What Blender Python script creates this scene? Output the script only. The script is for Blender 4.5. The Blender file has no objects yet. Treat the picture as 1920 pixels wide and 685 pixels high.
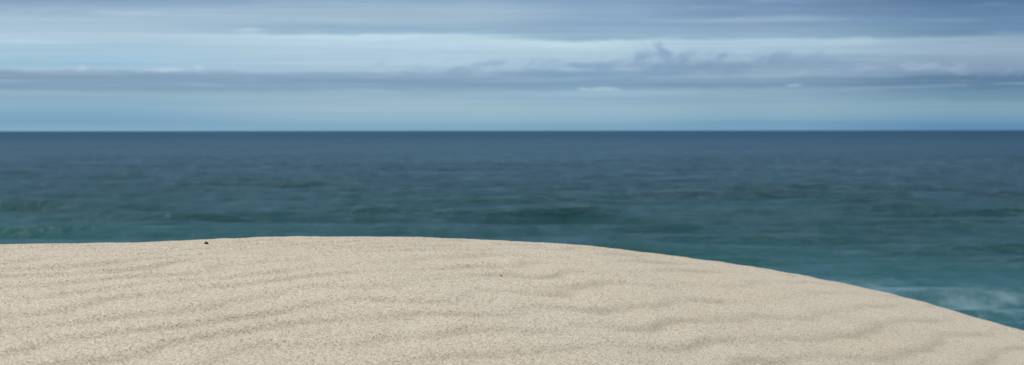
import bpy, math
import numpy as np
from mathutils import Vector, Matrix

# ------------------------------------------------------------------ constants
F = 4533.0            # focal length in photo pixels (85 mm on a 36 mm sensor, 1920 px wide)
CAM_H = 20.0          # camera height above the sea
C = bpy.context.scene.collection
scene = bpy.context.scene

def lin(r, g, b):
    def f(c):
        c /= 255.0
        return c / 12.92 if c <= 0.04045 else ((c + 0.055) / 1.055) ** 2.4
    return (f(r), f(g), f(b), 1.0)

# ------------------------------------------------------------------ numpy noise
def _hash(ix, iy, seed):
    ix = ix.astype(np.int64); iy = iy.astype(np.int64)
    h = (ix * 374761393 + iy * 668265263 + seed * 1442695041) & 0xFFFFFFFF
    h = ((h ^ (h >> 13)) * 1274126177) & 0xFFFFFFFF
    h = ((h ^ (h >> 16)) * 2246822519) & 0xFFFFFFFF
    return ((h ^ (h >> 15)) & 0xFFFFFF) / float(0xFFFFFF)

def gnoise(x, y, seed=0):
    """gradient noise, about -1..1"""
    x0 = np.floor(x); y0 = np.floor(y)
    fx = x - x0; fy = y - y0
    u = fx * fx * fx * (fx * (fx * 6 - 15) + 10)
    v = fy * fy * fy * (fy * (fy * 6 - 15) + 10)
    def g(i, j):
        a = _hash(x0 + i, y0 + j, seed) * 2 * np.pi
        return np.cos(a) * (fx - i) + np.sin(a) * (fy - j)
    a = g(0, 0) * (1 - u) + g(1, 0) * u
    b = g(0, 1) * (1 - u) + g(1, 1) * u
    return (a * (1 - v) + b * v) * 1.5

def fbm(x, y, octv=4, seed=0):
    s = 0; a = 1.0; t = 0
    for o in range(octv):
        s = s + a * gnoise(x * 2 ** o + 13.7 * o, y * 2 ** o - 7.3 * o, seed + o)
        t += a; a *= 0.5
    return s / t

def sstep(a, b, x):
    t = np.clip((x - a) / (b - a), 0, 1)
    return t * t * (3 - 2 * t)

# ------------------------------------------------------------------ node helpers
class S:
    """socket with arithmetic"""
    tree = None
    def __init__(self, s): self.s = s
    @staticmethod
    def m(op, *a, clamp=False):
        n = S.tree.nodes.new('ShaderNodeMath'); n.operation = op; n.use_clamp = clamp
        for i, v in enumerate(a):
            if isinstance(v, S): S.tree.links.new(v.s, n.inputs[i])
            else: n.inputs[i].default_value = v
        return S(n.outputs[0])
    def __add__(a, b): return S.m('ADD', a, b)
    __radd__ = __add__
    def __sub__(a, b): return S.m('SUBTRACT', a, b)
    def __rsub__(a, b): return S.m('SUBTRACT', b, a)
    def __mul__(a, b): return S.m('MULTIPLY', a, b)
    __rmul__ = __mul__
    def __truediv__(a, b): return S.m('DIVIDE', a, b)
    def __pow__(a, b): return S.m('POWER', a, b)

def put(v, sock):
    if isinstance(v, S): S.tree.links.new(v.s, sock)
    else: sock.default_value = v

def vec(x, y, z=0.0):
    n = S.tree.nodes.new('ShaderNodeCombineXYZ')
    for i, v in enumerate((x, y, z)): put(v, n.inputs[i])
    return S(n.outputs[0])

def noise(v, scale=1.0, detail=3.0, rough=0.5, dist=0.0):
    n = S.tree.nodes.new('ShaderNodeTexNoise')
    put(v, n.inputs['Vector']); n.inputs['Scale'].default_value = scale
    n.inputs['Detail'].default_value = detail; n.inputs['Roughness'].default_value = rough
    n.inputs['Distortion'].default_value = dist
    return S(n.outputs['Fac'])

def smap(x, a, b, c=0.0, d=1.0, smooth=True):
    n = S.tree.nodes.new('ShaderNodeMapRange')
    n.interpolation_type = 'SMOOTHSTEP' if smooth else 'LINEAR'
    n.clamp = True
    put(x, n.inputs[0])
    for i, v in enumerate((a, b, c, d)): n.inputs[i + 1].default_value = v
    return S(n.outputs[0])

def mix(f, a, b, mode='MIX'):
    n = S.tree.nodes.new('ShaderNodeMix'); n.data_type = 'RGBA'; n.blend_type = mode
    put(f, n.inputs[0]); put(a, n.inputs[6]); put(b, n.inputs[7])
    return S(n.outputs[2])

def ramp(f, stops, interp='LINEAR'):
    n = S.tree.nodes.new('ShaderNodeValToRGB'); cr = n.color_ramp; cr.interpolation = interp
    put(f, n.inputs[0])
    while len(cr.elements) > 1: cr.elements.remove(cr.elements[-1])
    cr.elements[0].position = stops[0][0]; cr.elements[0].color = stops[0][1]
    for p, c in stops[1:]:
        e = cr.elements.new(p); e.color = c
    return S(n.outputs[0])

# ------------------------------------------------------------------ world: sky under a layered overcast
SUN_EL, SUN_AZ = math.radians(42), math.radians(-42)      # azimuth from +Y, positive to the right
world = bpy.data.worlds.new('World'); scene.world = world; world.use_nodes = True
T = world.node_tree; T.nodes.clear(); S.tree = T
tc = T.nodes.new('ShaderNodeTexCoord')
sep = T.nodes.new('ShaderNodeSeparateXYZ'); T.links.new(tc.outputs['Generated'], sep.inputs[0])
dx, dy, dz = S(sep.outputs[0]), S(sep.outputs[1]), S(sep.outputs[2])
az = S.m('ARCTAN2', dx, dy)
el = S.m('ARCSINE', dz)
U0 = az * (F / 960.0)                # -1..1 spans the view
V = el * (F / 243.0)                 # 0 horizon .. 1 top of the view
n1 = noise(vec(U0 * 1.3, V * 2.2, 0.3), 1.0, 3, 0.5) - 0.5
n2 = noise(vec(U0 * 7.0, V * 13.0, 1.7), 1.0, 5, 0.6) - 0.5
n3 = noise(vec(U0 * 22.0, V * 20.0, 4.7), 1.0, 4, 0.6) - 0.5
att = smap(V, 0.0, 0.25)             # bands straighten towards the horizon
Vw = V + att * (n1 * 0.07 + n2 * 0.065 + n3 * 0.03)
U = S.m('PINGPONG', U0 + 1.0 + n1 * 0.3, 2.4) - 1.0

def col(stops):
    # stops: (photo row, r, g, b) ; ramp position = V/1.1
    st = [(max(0.0, (243 - y) / 243.0 / 1.1), lin(r, g, b)) for y, r, g, b in stops]
    st.sort(key=lambda t: t[0])
    return ramp(Vw * (1 / 1.1), st)

rA = col([(0,120,154,188),(12,140,170,200),(30,160,190,215),(58,170,197,222),(78,178,206,229),(85,166,199,224),(110,158,196,222),(125,150,191,220),(131,160,192,216),(137,132,165,195),(152,124,159,190),(166,128,163,190),(173,142,177,200),(198,134,176,205),(212,124,170,203),(226,118,163,197),(242,132,175,204)])
rB = col([(0,134,167,202),(22,162,189,212),(38,155,185,210),(52,142,177,206),(61,150,186,212),(66,188,218,234),(80,180,210,230),(96,176,205,227),(118,172,202,226),(130,168,196,220),(138,138,171,199),(150,127,162,192),(164,129,165,193),(170,145,180,205),(205,157,189,208),(226,140,181,206),(232,130,173,202),(242,127,170,200)])
rC = col([(0,127,160,198),(20,136,168,201),(55,139,172,203),(70,146,182,209),(76,192,221,235),(92,182,210,230),(118,165,196,221),(127,160,190,215),(133,128,163,196),(148,122,158,194),(162,128,165,194),(169,147,182,206),(180,145,180,206),(205,153,186,206),(224,140,180,204),(232,126,170,200),(242,124,167,197)])
rD = col([(0,109,144,185),(25,118,152,190),(55,134,168,198),(70,146,180,208),(76,176,205,226),(98,166,197,221),(108,150,182,208),(120,138,170,199),(140,142,172,198),(150,126,160,189),(157,116,152,185),(166,140,175,200),(186,138,174,200),(205,144,178,200),(222,132,172,198),(230,116,160,193),(242,120,162,194)])
rE = col([(0,78,113,154),(20,92,128,169),(45,100,138,178),(68,106,142,180),(76,146,175,201),(98,150,176,201),(118,140,165,193),(134,128,154,186),(146,94,130,168),(158,90,126,162),(172,106,144,175),(188,114,152,180),(195,130,165,190),(210,128,164,190),(222,112,158,190),(232,98,146,186),(242,94,141,182)])
c = mix(smap(U, -0.85, -0.3), rA, rB)
c = mix(smap(U, -0.1, 0.14), c, rC)
c = mix(smap(U, 0.16, 0.42), c, rD)
c = mix(smap(U, 0.48, 0.92), c, rE)

# soft thin streaks inside the layers
st = noise(vec(U0 * 2.0, V * 34.0, 2.2), 1.0, 4, 0.55) - 0.5
stm = 1.0 + st * 0.30 * smap(V, 0.02, 0.3)
c = mix(1.0, c, vec(stm, stm, stm), 'MULTIPLY')
st2 = noise(vec(U0 * 3.4, V * 70.0, 12.2), 1.0, 3, 0.6) - 0.5
sm2 = 1.0 + st2 * 0.12 * smap(V, 0.05, 0.35)
c = mix(1.0, c, vec(sm2, sm2, sm2), 'MULTIPLY')
lay = noise(vec(U0 * 3.0, V * 16.0, 21.0), 1.0, 5, 0.6, 0.4)
c = mix(smap(lay, 0.52, 0.72) * smap(V, 0.15, 0.35) * 0.34, c, lin(172, 199, 219))
pu = noise(vec(U0 * 5.0, V * 5.0, 8.2), 1.0, 4, 0.55) - 0.5
pm = 1.0 + pu * 0.05
c = mix(1.0, c, vec(pm * 0.97, 1.0, 1.985 - pm), 'MULTIPLY')

# slanting wisps rising out of the dark bank
wis = noise(vec(U0 * 9.0 - V * 4.2, V * 4.5 + U0 * 3.0, 5.0), 1.0, 5, 0.58, 0.3)
wmask = smap(V, 0.36, 0.44) * smap(V, 0.60, 0.50) * smap(U0, -0.6, 0.1) * smap(U0, 1.6, 0.8)
c = mix(smap(wis, 0.54, 0.68) * wmask * 0.62, c, lin(160, 187, 210))
c = mix(smap(wis, 0.48, 0.30) * wmask * 0.6, c, lin(116, 153, 190))
# ragged tops of the bank
top = smap(V, 0.47, 0.52) * smap(V, 0.64, 0.55) * smap(U0, 0.1, 0.3) * smap(U0, 0.75, 0.45)
rag = noise(vec(U0 * 16.0 - V * 3.0, V * 5.0, 9.0), 1.0, 4, 0.6)
c = mix(top * smap(rag, 0.42, 0.62) * 0.8, c, lin(122, 158, 194))

def blob(px, py, rx, ry, rot, soft=1.0, wob=0.5):
    uc, vc = (px - 960) / 960.0, (243 - py) / 243.0
    a = (U0 - uc) * 960.0 + n3 * (wob * 60.0); b = (V - vc) * 243.0 + n3 * (wob * 40.0) + n2 * (wob * 30)
    ca, sa = math.cos(rot), math.sin(rot)
    p = (a * ca + b * sa) * (1.0 / rx); q = (b * ca - a * sa) * (1.0 / ry)
    d = S.m('SQRT', p * p + q * q)
    return smap(d, 1.0 + 0.6 * soft, 1.0 - 0.9 * soft)
# the curl of dark cloud standing above the bank
c = mix(blob(1240, 93, 17, 10, -0.7) * 0.75, c, lin(128, 163, 196))
c = mix(blob(1252, 108, 11, 17, 0.25) * 0.65, c, lin(128, 163, 196))
c = mix(blob(1209, 95, 9, 9, 0) * 0.25, c, lin(140, 172, 200))
c = mix(blob(1300, 128, 90, 12, 0.03) * 0.5, c, lin(112, 151, 190))
# bright breaks
for px, py, rx, ry, k in ((1132, 167, 34, 3.2, .5), (1484, 160, 14, 3, .4), (1095, 166, 14, 3, .45), (165, 128, 10, 5, .35),
                          (316, 131, 34, 3.4, .45), (376, 126, 9, 4, .45), (470, 56, 26, 4, .5), (70, 80, 80, 4, .45),
                          (940, 78, 150, 6, .4), (1590, 78, 60, 6, .35), (250, 26, 70, 6, .25)):
    c = mix(blob(px, py, rx, ry, 0.0, 1.0, 0.3) * k, c, lin(196, 220, 236))

# upper sky: broken grey overcast seen in plan
inv = 1.0 / 1.0
den = S.m('ADD', S.m('MAXIMUM', dz, 0.0), 0.12)
pl = vec(dx / den, dy / den, 0.0)
up1 = noise(pl, 1.6, 6, 0.55, 0.2)
upc = ramp(up1, [(0.30, (0.62, 0.74, 0.92, 1)), (0.5, (0.95, 1.0, 1.06, 1)), (0.68, (1.6, 1.56, 1.50, 1))])
lo = ramp(up1, [(0.3, lin(96, 130, 170)), (0.7, lin(190, 208, 226))])
lift = smap(el, 0.12, 0.75)
upc = mix(lift, lo, upc)
c = mix(smap(V, 1.02, 1.9), c, upc)
# below the horizon (never seen: the sea covers it)
bw = T.nodes.new('ShaderNodeRGBToBW'); put(c, bw.inputs[0]); c = mix(0.04, c, S(bw.outputs[0]))
hi = T.nodes.new('ShaderNodeBackground'); put(c, hi.inputs[0]); hi.inputs[1].default_value = 1.0
sky = T.nodes.new('ShaderNodeTexSky'); sky.sky_type = 'NISHITA'; sky.sun_disc = False
sky.sun_elevation = SUN_EL; sky.sun_rotation = SUN_AZ
sky.air_density = 1.0; sky.dust_density = 2.0
lowb = T.nodes.new('ShaderNodeBackground'); T.links.new(sky.outputs[0], lowb.inputs[0]); lowb.inputs[1].default_value = 0.08
mx = T.nodes.new('ShaderNodeMixShader'); mx.inputs[0].default_value = 0.93    # cloud cover
T.links.new(lowb.outputs[0], mx.inputs[1]); T.links.new(hi.outputs[0], mx.inputs[2])
out = T.nodes.new('ShaderNodeOutputWorld'); T.links.new(mx.outputs[0], out.inputs[0])

sd = bpy.data.lights.new('sun', 'SUN'); sd.energy = 1.5; sd.angle = math.radians(12); sd.color = (1.0, 0.93, 0.82)
so = bpy.data.objects.new('sun', sd); C.objects.link(so)
sdir = Vector((math.sin(SUN_AZ) * math.cos(SUN_EL), math.cos(SUN_AZ) * math.cos(SUN_EL), math.sin(SUN_EL)))
so.rotation_euler = sdir.to_track_quat('Z', 'Y').to_euler()
so.location = (0, 0, 60)

# ------------------------------------------------------------------ mesh from polar grid
def grid_mesh(name, X, Y, Z, closed=False, attrs=None):
    nr, na = X.shape
    me = bpy.data.meshes.new(name)
    co = np.stack([X, Y, Z], -1).reshape(-1, 3).astype(np.float32)
    i = np.arange(nr - 1)[:, None]
    j = np.arange(na if closed else na - 1)[None, :]
    jn = (j + 1) % na
    q = np.stack([i * na + j, i * na + jn, (i + 1) * na + jn, (i + 1) * na + j], -1).reshape(-1, 4).astype(np.int32)
    q = q[:, ::-1]
    me.vertices.add(len(co)); me.vertices.foreach_set('co', co.ravel())
    me.loops.add(q.size); me.loops.foreach_set('vertex_index', np.ascontiguousarray(q).ravel())
    me.polygons.add(len(q)); me.polygons.foreach_set('loop_start', np.arange(0, q.size, 4, dtype=np.int32))
    me.update(calc_edges=True)
    me.polygons.foreach_set('use_smooth', np.ones(len(q), dtype=bool))
    for k, v in (attrs or {}).items():
        a = me.attributes.new(k, 'FLOAT', 'POINT'); a.data.foreach_set('value', v.astype(np.float32).ravel())
    me.update()
    o = bpy.data.objects.new(name, me); C.objects.link(o)
    return o

# ------------------------------------------------------------------ dune: a convex dome, its crest seen against the sea
# outline of the crest: (photo column, photo row) -> depression angle over azimuth
SIL = [(-600,470),(-300,463),(-100,459),(0,457),(60,456),(120,456),(200,455),(250,454),(300,452),(340,449.5),(385,447),(400,446.8),(430,447.5),(460,445),(500,442.5),(540,443),
       (600,442.5),(640,443.5),(690,442),(740,441),(765,441.6),(790,443.5),(870,445),(900,447),(960,450),(1000,453),(1020,454.8),(1050,455),(1100,459),(1150,464.5),
       (1200,470),(1250,476),(1280,481),(1330,487),(1400,496),(1440,503),(1500,514),(1540,521),(1580,530),(1640,543),(1700,557),(1760,573),
       (1840,597),(1920,619),(2100,672),(2400,770)]
sx = np.array([p[0] for p in SIL], float); sy = np.array([p[1] for p in SIL], float)
s_az = np.arctan((sx - 960) / F)
s_el = np.arctan((sy + 2.4 - 244) / F * np.cos(s_az))
def e_sil(a):
    return np.tan(np.interp(a, s_az, s_el))

H0 = 0.95                                    # camera above the sand straight below it
# smooth terrain family z/r = -H0/r + p(a) - r q(a)
def rc_of(a):                                # distance of the crest
    return np.interp(a, [-3.2, -0.5, -0.21, 0.0, 0.21, 0.5, 3.2], [5.0, 4.5, 4.7, 5.4, 7.6, 9.5, 5.0])
def smooth_periodic(fn, a, w=0.05, n=9):
    s = 0; t = 0
    for k in np.linspace(-2, 2, n):
        g = math.exp(-k * k / 2); s = s + g * fn(a + k * w); t += g
    return s / t
def e_all(a):
    aa = np.where(a > np.pi, a - 2 * np.pi, np.where(a < -np.pi, a + 2 * np.pi, a))
    e = e_sil(aa)
    e0 = np.interp(aa, [-3.2, -1.2, -0.35, 0.33, 1.2, 3.2], [0.16, 0.10, 0.053, 0.118, 0.20, 0.16])
    w = sstep(0.30, 0.22, np.abs(aa))
    return e * w + e0 * (1 - w)

def base_height(a, r):
    """height relative to the camera, smooth dome without ripples"""
    rc = smooth_periodic(rc_of, a, 0.07)
    e = smooth_periodic(e_all, a, 0.012, 7)
    q = H0 / rc ** 2
    p = 2 * np.sqrt(H0 * q) - e
    near = -H0 + p * r - q * r * r
    # past the crest the dome keeps bending, then runs as an even slope down to the beach
    R0 = rc + 3.0
    zR = -H0 + p * R0 - q * R0 * R0
    sR = p - 2 * q * R0
    fwd = sstep(-0.6, 0.35, np.cos(a))
    sT = -0.10 - 0.45 * fwd
    L = 3.0
    d = np.maximum(r - R0, 0)
    far = zR + sT * d + (sR - sT) * L * (1 - np.exp(-d / L))
    z = np.where(r < R0, near, far)
    floor_ = -(CAM_H - 2.6) - 0.0185 * np.maximum(r - 40, 0) * fwd
    k = 1.0
    z = np.where(r > R0, floor_ + k * np.logaddexp(0, (z - floor_) / k), z)
    return z, rc

def ripples(x, y):
    wx = x + 0.05 * (1 - 0.75 * sstep(0.0, 0.7, x)) * gnoise(x * 5, y * 4, 6)
    wy = y + 0.16 * (1 - 0.4 * sstep(0.1, 0.9, x)) * gnoise(x * 1.3 + 4, y * 1.0, 7) + 0.06 * (1 - 0.6 * sstep(0.1, 0.9, x)) * gnoise(x * 3.4, y * 2.6, 8) + 0.018 * (1 - 0.5 * sstep(0.1, 0.9, x)) * gnoise(x * 8, y * 7, 9)
    # the wind swings round the dome: ripples curve gently over it
    ph = (0.05 * (wy - 4.0) ** 2 - np.hypot(wx + 4.8, wy - 6.4)) / 0.100
    t = ph - np.floor(ph)
    # asymmetric ripple: long stoss, short lee towards the camera
    s = np.where(t < 0.26, t / 0.26, (1 - t) / 0.74)
    s = s * s * (3 - 2 * s)
    amp = np.clip(0.72 + 1.0 * fbm(x * 2.6 + 9, y * 2.0, 3, 21), 0.06, 1.35)
    line = np.exp(-((t - 0.06 - (t > 0.56)) / 0.13) ** 2)
    return s, amp, line

def dune_xyz(a, r):
    z, rc = base_height(a, r)
    x, y = r * np.sin(a), r * np.cos(a)
    s, amp, line = ripples(x, y)
    fade = sstep(0.3, 1.2, r) * (1 - 0.55 * sstep(4.2, 6.6, r)) * sstep(60, 25, r)
    z = z + (s - 0.5) * amp * 0.0056 * fade
    z = z + 0.0035 * fbm(x * 2.3, y * 2.3, 3, 40) * sstep(0.5, 2, r) + 0.0012 * fbm(x * 16, y * 16, 3, 44) * sstep(0.5, 2, r)
    z = z + 0.05 * gnoise(x * 0.12, y * 0.12, 50) * sstep(9, 16, r) * 3
    tr = line * amp
    return x, y, z, tr

ang = np.concatenate([np.linspace(-math.pi, -0.62, 90, endpoint=False), np.linspace(-0.62, -0.26, 110, endpoint=False),
                      np.linspace(-0.26, 0.26, 560, endpoint=False), np.linspace(0.26, 0.62, 110, endpoint=False),
                      np.linspace(0.62, math.pi, 90, endpoint=False)])
rad = np.concatenate([[0.02], np.linspace(0.15, 2.2, 60, endpoint=False), np.linspace(2.2, 9.6, 1100, endpoint=False),
                      9.6 * (420 / 9.6) ** np.linspace(0, 1, 190)])
A, R = np.meshgrid(ang, rad)
X, Y, Z, TR = dune_xyz(A, R)
DUNE_O = np.array([0, 0, CAM_H - 1.0])
dune = grid_mesh('sand_dune', X, Y, Z + 1.0, closed=True, attrs={'trough': TR})
dune.location = Vector(DUNE_O)
dune['kind'] = 'structure'

# sand material ------------------------------------------------------
m = bpy.data.materials.new('sand'); m.use_nodes = True
T = m.node_tree; S.tree = T; T.nodes.clear()
tc = T.nodes.new('ShaderNodeTexCoord'); P = S(tc.outputs['Object'])
sg = T.nodes.new('ShaderNodeSeparateXYZ'); T.links.new(tc.outputs['Object'], sg.inputs[0])
PG = vec(S(sg.outputs[0]), S(sg.outputs[1]) * 0.5, S(sg.outputs[2]))
def voro(scale):
    n = T.nodes.new('ShaderNodeTexVoronoi'); n.feature = 'F1'; put(PG, n.inputs['Vector']); n.inputs['Scale'].default_value = scale
    return n
g1 = voro(520.0)                      # grains about 1.6 mm
sp = T.nodes.new('ShaderNodeSeparateColor'); T.links.new(g1.outputs['Color'], sp.inputs[0])
rnd, rnd2 = S(sp.outputs[0]), S(sp.outputs[1])
g2 = voro(260.0)                      # a coarser fraction
sp2 = T.nodes.new('ShaderNodeSeparateColor'); T.links.new(g2.outputs['Color'], sp2.inputs[0])
at = T.nodes.new('ShaderNodeAttribute'); at.attribute_name = 'trough'; tr = S(at.outputs['Fac'])
patch = noise(P, 3.2, 4, 0.6)
patch2 = noise(P, 14.0, 4, 0.65)
coarse = smap(tr + (patch2 - 0.5) * 1.3 + (patch - 0.5) * 1.0, 0.25, 1.15)     # coarse brown grains gather in the troughs
SB = 0.76
def sc(r, g, b): return (r * SB, g * SB * 0.942, b * SB * 0.84, 1)
grain = ramp(rnd, [(0.0, sc(.28, .23, .19)), (0.03, sc(.42, .34, .26)), (0.10, sc(.54, .44, .34)), (0.2, sc(.62, .54, .44)),
                   (0.55, sc(.74, .68, .585)), (0.85, sc(.80, .755, .67)), (1.0, sc(.92, .90, .85))])
brown = ramp(rnd2, [(0.0, sc(.24, .19, .14)), (0.25, sc(.44, .32, .22)), (0.6, sc(.60, .50, .39)), (1.0, sc(.74, .67, .57))])
colr = mix(coarse * 0.36, grain, brown)
big = smap(S(sp2.outputs[0]), 0.965, 0.985) * smap(S(g2.outputs['Distance']), 0.42, 0.30)
bigc = ramp(S(sp2.outputs[1]), [(0.0, sc(.18, .16, .14)), (0.35, sc(.46, .27, .16)), (0.6, sc(.62, .43, .26)), (1.0, sc(.9, .88, .82))])
colr = mix(big * 0.5, colr, bigc)
tone = 0.90 + patch * 0.2
hue = noise(P, 0.55, 3, 0.5) - 0.5
colr = mix(1.0, colr, vec(tone, tone - hue * 0.05, tone - hue * 0.12), 'MULTIPLY')
bs = T.nodes.new('ShaderNodeBsdfPrincipled'); put(colr, bs.inputs['Base Color'])
bs.inputs['Roughness'].default_value = 0.85; bs.inputs['Specular IOR Level'].default_value = 0.25
hgt = (1.0 - S(g1.outputs['Distance'])) + noise(P, 120.0, 2, 0.5) * 1.2
bp = T.nodes.new('ShaderNodeBump'); bp.inputs['Distance'].default_value = 0.0009; bp.inputs['Strength'].default_value = 0.7
put(hgt, bp.inputs['Height']); T.links.new(bp.outputs[0], bs.inputs['Normal'])
o_ = T.nodes.new('ShaderNodeOutputMaterial'); T.links.new(bs.outputs[0], o_.inputs[0])
dune.data.materials.append(m)

# ------------------------------------------------------------------ coarse grains standing loose on the surface
rng = np.random.RandomState(11)
NG = 300000
ga = rng.uniform(-0.36, 0.36, NG); gr = rng.uniform(2.2, 9.0, NG)
gx, gy, gz, gt = dune_xyz(ga, gr)
keep = rng.rand(NG) < 0.62 + 0.38 * np.clip(gt, 0, 1)
gx, gy, gz = gx[keep], gy[keep], gz[keep]; NG = len(gx)
size = np.clip(rng.lognormal(math.log(0.00052), 0.32, NG), 0.0003, 0.0019)      # half width
octv = np.array([[1, 0, 0], [0, 1, 0], [-1, 0, 0], [0, -1, 0], [0, 0, 1], [0, 0, -1]], float)
octf = np.array([[0, 1, 4], [1, 2, 4], [2, 3, 4], [3, 0, 4], [1, 0, 5], [2, 1, 5], [3, 2, 5], [0, 3, 5]])
rot = rng.uniform(0, 2 * np.pi, NG); tl = rng.uniform(-0.6, 0.6, NG)
v = octv[None] * (size[:, None, None] * rng.uniform(0.75, 1.3, (NG, 6, 1)))
v[:, :, 2] *= 0.85
cr_, sr_ = np.cos(rot)[:, None], np.sin(rot)[:, None]; ct, st_ = np.cos(tl)[:, None], np.sin(tl)[:, None]
vx, vy, vz = v[..., 0].copy(), v[..., 1].copy(), v[..., 2].copy()
vy, vz = vy * ct - vz * st_, vy * st_ + vz * ct
vx, vy = vx * cr_ - vy * sr_, vx * sr_ + vy * cr_
v = np.stack([vx + gx[:, None], vy + gy[:, None], vz + gz[:, None] + 1.0 + size[:, None] * 0.35], -1)
fidx = (octf[None] + (np.arange(NG) * 6)[:, None, None]).reshape(-1, 3).astype(np.int32)
me = bpy.data.meshes.new('sand_grains')
me.vertices.add(NG * 6); me.vertices.foreach_set('co', v.astype(np.float32).ravel())
me.loops.add(fidx.size); me.loops.foreach_set('vertex_index', fidx.ravel())
me.polygons.add(len(fidx)); me.polygons.foreach_set('loop_start', np.arange(0, fidx.size, 3, dtype=np.int32))
me.update(calc_edges=True)
a_ = me.attributes.new('tint', 'FLOAT', 'POINT'); a_.data.foreach_set('value', np.repeat(rng.rand(NG), 6).astype(np.float32))
grains = bpy.data.objects.new('sand_grains', me); C.objects.link(grains); grains.location = Vector(DUNE_O)
grains['kind'] = 'stuff'; grains['label'] = 'coarse loose mixed brown and cream sand grains scattered over the dune'; grains['category'] = 'sand grains'
m = bpy.data.materials.new('grain'); m.use_nodes = True; T = m.node_tree; S.tree = T
at = T.nodes.new('ShaderNodeAttribute'); at.attribute_name = 'tint'
bs = T.nodes['Principled BSDF']; bs.inputs['Roughness'].default_value = 0.6
put(ramp(S(at.outputs['Fac']), [(0.0, sc(.12, .10, .09)), (0.015, sc(.28, .22, .17)), (0.09, sc(.46, .32, .21)), (0.24, sc(.60, .47, .34)), (0.45, sc(.70, .60, .49)),
     (0.75, sc(.80, .74, .64)), (1.0, sc(.98, .97, .93))]), bs.inputs['Base Color'])
me.materials.append(m)

# ------------------------------------------------------------------ sea
def swell(x, y):
    n = 0
    # long swell running to the shore; crests lie along the coast and come and go
    for lam, dirx, amp, sharp, seed in ((66, 0.03, 1.35, 3.0, 60), (36, -0.03, 1.05, 2.6, 70), (22, 0.10, 0.52, 1.8, 80), (13, -0.2, 0.17, 1.2, 90), (7, 0.3, 0.07, 1.0, 95)):
        w = lam * (0.20 * gnoise(x / 110.0 + seed, y / 150.0, seed) + 0.08 * gnoise(x / 22.0, y / 40.0 + seed, seed + 1))
        ph = 2 * np.pi * (y + dirx * x + w) / lam
        e = np.clip(0.60 + 0.95 * gnoise(x / (lam * 0.5 + 34) + seed, y / (lam * 0.95), seed + 2), 0.05, 1.5)
        ph = ph - 0.45 * np.cos(ph)                                    # steeper face towards the beach
        n = n + amp * e * ((0.5 + 0.5 * np.sin(ph)) ** sharp * 1.6 - 0.5)
    n = n + 0.10 * fbm(x / 3.2, y / 2.4, 3, 110)
    return n
sa = np.concatenate([np.linspace(-1.5, -0.3, 120, endpoint=False), np.linspace(-0.3, 0.3, 620, endpoint=False), np.linspace(0.3, 1.5, 121)])
inv_r = np.linspace(1 / 150.0, 1 / 2600.0, 900)
sr = np.concatenate([[40, 80, 120], 1 / inv_r])
A, R = np.meshgrid(sa, sr)
X, Y = R * np.sin(A), R * np.cos(A)
Z = swell(X, Y) * (0.45 + 0.55 * sstep(300, 400, Y)) * (1 - sstep(1200, 2500, R)) * sstep(120, 200, R)
sr2 = np.array([2600, 4000, 8000, 16000, 40000, 90000.0])
# far ring joined on
A2, R2 = np.meshgrid(sa, sr2[1:])
X = np.vstack([X, R2 * np.sin(A2)]); Y = np.vstack([Y, R2 * np.cos(A2)]); Z = np.vstack([Z, np.zeros_like(A2)])
water = grid_mesh('water', X, Y, Z)
water['kind'] = 'structure'

m = bpy.data.materials.new('sea_water'); m.use_nodes = True
T = m.node_tree; S.tree = T; T.nodes.clear()
tc = T.nodes.new('ShaderNodeTexCoord'); P = S(tc.outputs['Object'])
sep = T.nodes.new('ShaderNodeSeparateXYZ'); T.links.new(tc.outputs['Object'], sep.inputs[0])
px, py, pz = S(sep.outputs[0]), S(sep.outputs[1]), S(sep.outputs[2])
big = noise(vec(px * 0.004, py * 0.0016, 0.0), 1.0, 4, 0.6) - 0.5
dist = py + px * 0.6 + big * 420.0
shal = smap(dist, 1150.0, 380.0)          # shallower, sandy bottom: green
mid = smap(dist, 5000.0, 900.0)
farb = smap(py, 6500.0, 15000.0)
wc = mix(mid, (0.004, 0.032, 0.060, 1), (0.006, 0.031, 0.043, 1))
wc = mix(farb, wc, (0.002, 0.036, 0.085, 1))
wc = mix(shal, wc, (0.004, 0.043, 0.043, 1))
fn = noise(vec(px * 0.12, py * 0.045, 0.0), 1.0, 6, 0.70, 0.0)
surfz = smap(dist, 520.0, 285.0)
wc = mix(surfz * (0.35 + fn * 0.7), wc, (0.016, 0.100, 0.098, 1))
# foam of spent breakers over the bar in front of the beach
pyw = py + big * 160.0 + (fn - 0.5) * 50.0
fb = smap(pyw, 375.0, 300.0) * smap(pyw, 225.0, 262.0) * smap(px, 16.0, 40.0) * smap(px, 84.0, 46.0)
fs = noise(vec(px * 0.16, py * 0.10, 7.0), 1.0, 6, 0.75)
foam = smap(fn * 0.5 + fs * 0.5 + (fb - 1.0) * 0.25, 0.38, 0.66)
b1 = noise(vec(px * 0.20, py * 0.26, 0.0), 1.0, 6, 0.62)
b2 = noise(vec(px * 0.030, py * 0.05, 3.0), 1.0, 4, 0.6)
wind = smap(noise(vec(px * 0.022, py * 0.017, 9.0), 1.0, 5, 0.74), 0.30, 0.70, smooth=False)
fine = smap(noise(vec(px * 0.14, py * 0.035, 2.0), 1.0, 4, 0.7), 0.32, 0.68, smooth=False)
b3 = noise(vec(px * 0.005, py * 0.0020, 6.0), 1.0, 5, 0.65)
bp = T.nodes.new('ShaderNodeBump'); bp.inputs['Distance'].default_value = 1.0; bp.inputs['Strength'].default_value = 1.0
put(b1 + b2 * 1.3, bp.inputs['Height'])
df = T.nodes.new('ShaderNodeBsdfDiffuse'); put(mix(foam * 0.5, wc, (0.34, 0.47, 0.52, 1)), df.inputs[0])
gl = T.nodes.new('ShaderNodeBsdfGlossy'); gl.inputs[0].default_value = (0.64, 0.87, 1.0, 1); gl.inputs['Roughness'].default_value = 0.15
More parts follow.
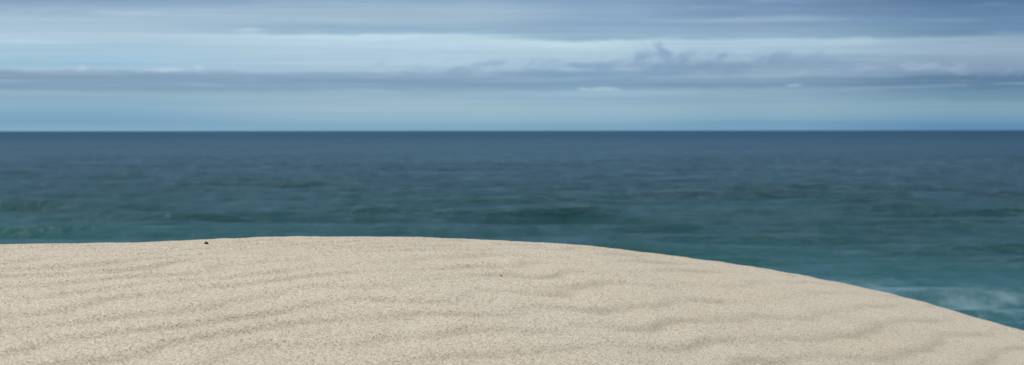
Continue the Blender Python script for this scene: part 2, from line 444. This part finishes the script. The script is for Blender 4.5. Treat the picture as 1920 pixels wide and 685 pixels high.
T.links.new(bp.outputs[0], gl.inputs['Normal'])
ge = T.nodes.new('ShaderNodeNewGeometry')
dt = T.nodes.new('ShaderNodeVectorMath'); dt.operation = 'DOT_PRODUCT'
T.links.new(bp.outputs[0], dt.inputs[0]); T.links.new(ge.outputs['Incoming'], dt.inputs[1])
cz = S.m('MINIMUM', S.m('MAXIMUM', S(dt.outputs['Value']), 0.06), 1.0)
fres = S.m('POWER', 1.0 - cz, 5.0) * 0.98 + 0.02
T.links.new(bp.outputs[0], df.inputs['Normal'])
ms = T.nodes.new('ShaderNodeMixShader'); put(fres * (0.10 + wind * 0.18 + fine * 0.22 + b3 * 0.20) * smap(py, 900.0, 9000.0, 1.0, 0.66), ms.inputs[0])
T.links.new(df.outputs[0], ms.inputs[1]); T.links.new(gl.outputs[0], ms.inputs[2])
o_ = T.nodes.new('ShaderNodeOutputMaterial'); T.links.new(ms.outputs[0], o_.inputs[0])
water.data.materials.append(m)

# ------------------------------------------------------------------ small things lying on the sand
def hit(px_, py_):
    """where on the dune a point of the view lies: azimuth and distance"""
    a = math.atan((px_ - 960) / F); e = (py_ - 244) / F * math.cos(a)
    for r in np.arange(2.2, 9.0, 0.004):
        x, y, z, _ = dune_xyz(np.array([[a]]), np.array([[r]]))
        if z[0, 0] / r > -e: return Vector((float(x[0, 0]), float(y[0, 0]), float(z[0, 0]) + CAM_H)), r
    raise RuntimeError('no hit')

def simple_mat(name, col_, rough):
    m = bpy.data.materials.new(name); m.use_nodes = True; T = m.node_tree; S.tree = T
    bs = T.nodes['Principled BSDF']; tc = T.nodes.new('ShaderNodeTexCoord')
    n = noise(S(tc.outputs['Object']), 900.0, 3, 0.6)
    f = 0.6 + n * 0.8
    put(mix(1.0, col_, vec(f, f, f), 'MULTIPLY'), bs.inputs['Base Color'])
    bs.inputs['Roughness'].default_value = rough
    return m

def stone(name, w, d, h, seed, mat, loc, rz=0.0, sink=0.25):
    """a rounded lump: w wide, d deep, standing h out of the sand"""
    nu, nv = 28, 16
    vs, fs = [], []
    rng = np.random.RandomState(seed); ph = rng.rand(6) * 6.28
    for j in range(nv + 1):
        t = math.pi * j / nv
        for i in range(nu):
            u = 2 * math.pi * i / nu
            k = 1 + 0.07 * math.sin(2 * u + ph[0]) * math.sin(t) + 0.05 * math.sin(3 * u + ph[1] + 2 * t) + 0.04 * math.sin(5 * t + ph[2])
            z = math.cos(t)
            z = abs(z) ** 0.75 * (1.0 if z > 0 else -0.45)
            vs.append((w / 2 * k * math.sin(t) * math.cos(u), d / 2 * k * math.sin(t) * math.sin(u), h * k * z))
    for j in range(nv):
        for i in range(nu):
            fs.append((j * nu + i, (j + 1) * nu + i, (j + 1) * nu + (i + 1) % nu, j * nu + (i + 1) % nu))
    me = bpy.data.meshes.new(name); me.from_pydata(vs, [], fs); me.update()
    import bmesh
    bm = bmesh.new(); bm.from_mesh(me); bmesh.ops.remove_doubles(bm, verts=bm.verts, dist=1e-7)
    bmesh.ops.recalc_face_normals(bm, faces=bm.faces)
    for f in bm.faces: f.smooth = True
    bm.to_mesh(me); bm.free()
    o = bpy.data.objects.new(name, me); C.objects.link(o)
    me.materials.append(mat); o.location = loc; o.rotation_euler = (0, 0, rz)
    return o

p, r = hit(386, 457)
k = r / F
peb = stone('pebble', 9.0 * k, 7 * k, 4.2 * k, 3, simple_mat('dark_stone', (0.010, 0.012, 0.016, 1), 0.55), p + Vector((0, 0, 0.0002)))
peb['label'] = 'black rounded pebble half buried just below the dune crest'; peb['category'] = 'pebble'

# splinter of dried twig
p, r = hit(940, 517.5)
k = r / F
dirv = Vector((0.93, -0.30, -0.10)).normalized()
side = dirv.cross(Vector((0, 0, 1))).normalized(); upv = side.cross(dirv)
vs, fs = [], []
prof = [(-2.6, .12), (-1.9, .62), (-0.8, .85), (0.5, .8), (1.7, .6), (2.5, .15)]
for q, (t, w) in enumerate(prof):
    for i in range(8):
        u = i * math.pi / 4
        bend = 0.25 * math.sin((t + 2.6) * 0.6)
        v = dirv * (t * k) + side * (math.cos(u) * w * k) + upv * ((math.sin(u) * w + bend) * k)
        vs.append(v)
for q in range(len(prof) - 1):
    for i in range(8):
        fs.append((q * 8 + i, q * 8 + (i + 1) % 8, (q + 1) * 8 + (i + 1) % 8, (q + 1) * 8 + i))
fs.append(tuple(range(7, -1, -1))); fs.append(tuple((len(prof) - 1) * 8 + i for i in range(8)))
me = bpy.data.meshes.new('twig'); me.from_pydata(vs, [], fs); me.update()
for f in me.polygons: f.use_smooth = True
tw = bpy.data.objects.new('twig', me); C.objects.link(tw); tw.location = p + Vector((0, 0, 0.0008))
me.materials.append(simple_mat('dark_wood', (0.05, 0.038, 0.025, 1), 0.8))
tw['label'] = 'tiny dark splinter of twig lying on smooth sand mid dune'; tw['category'] = 'twig'

# ------------------------------------------------------------------ camera
cam = bpy.data.cameras.new('camera'); cam.lens = 85; cam.sensor_width = 36
cam.clip_start = 0.05; cam.clip_end = 200000
co = bpy.data.objects.new('camera', cam); C.objects.link(co); scene.camera = co
pitch = math.atan((342.5 - 244.4) / F)
co.location = (0, 0, CAM_H)
co.rotation_euler = (Matrix.Rotation(math.pi / 2 - pitch, 4, 'X') @ Matrix.Rotation(math.radians(-0.06), 4, 'Z')).to_euler()
cam.dof.use_dof = True; cam.dof.focus_distance = 4.1; cam.dof.aperture_fstop = 85.0 / 5.6; cam.dof.aperture_blades = 9

scene.view_settings.view_transform = 'Standard'; scene.view_settings.look = 'None'
scene.view_settings.exposure = 0.0; scene.view_settings.gamma = 1.0
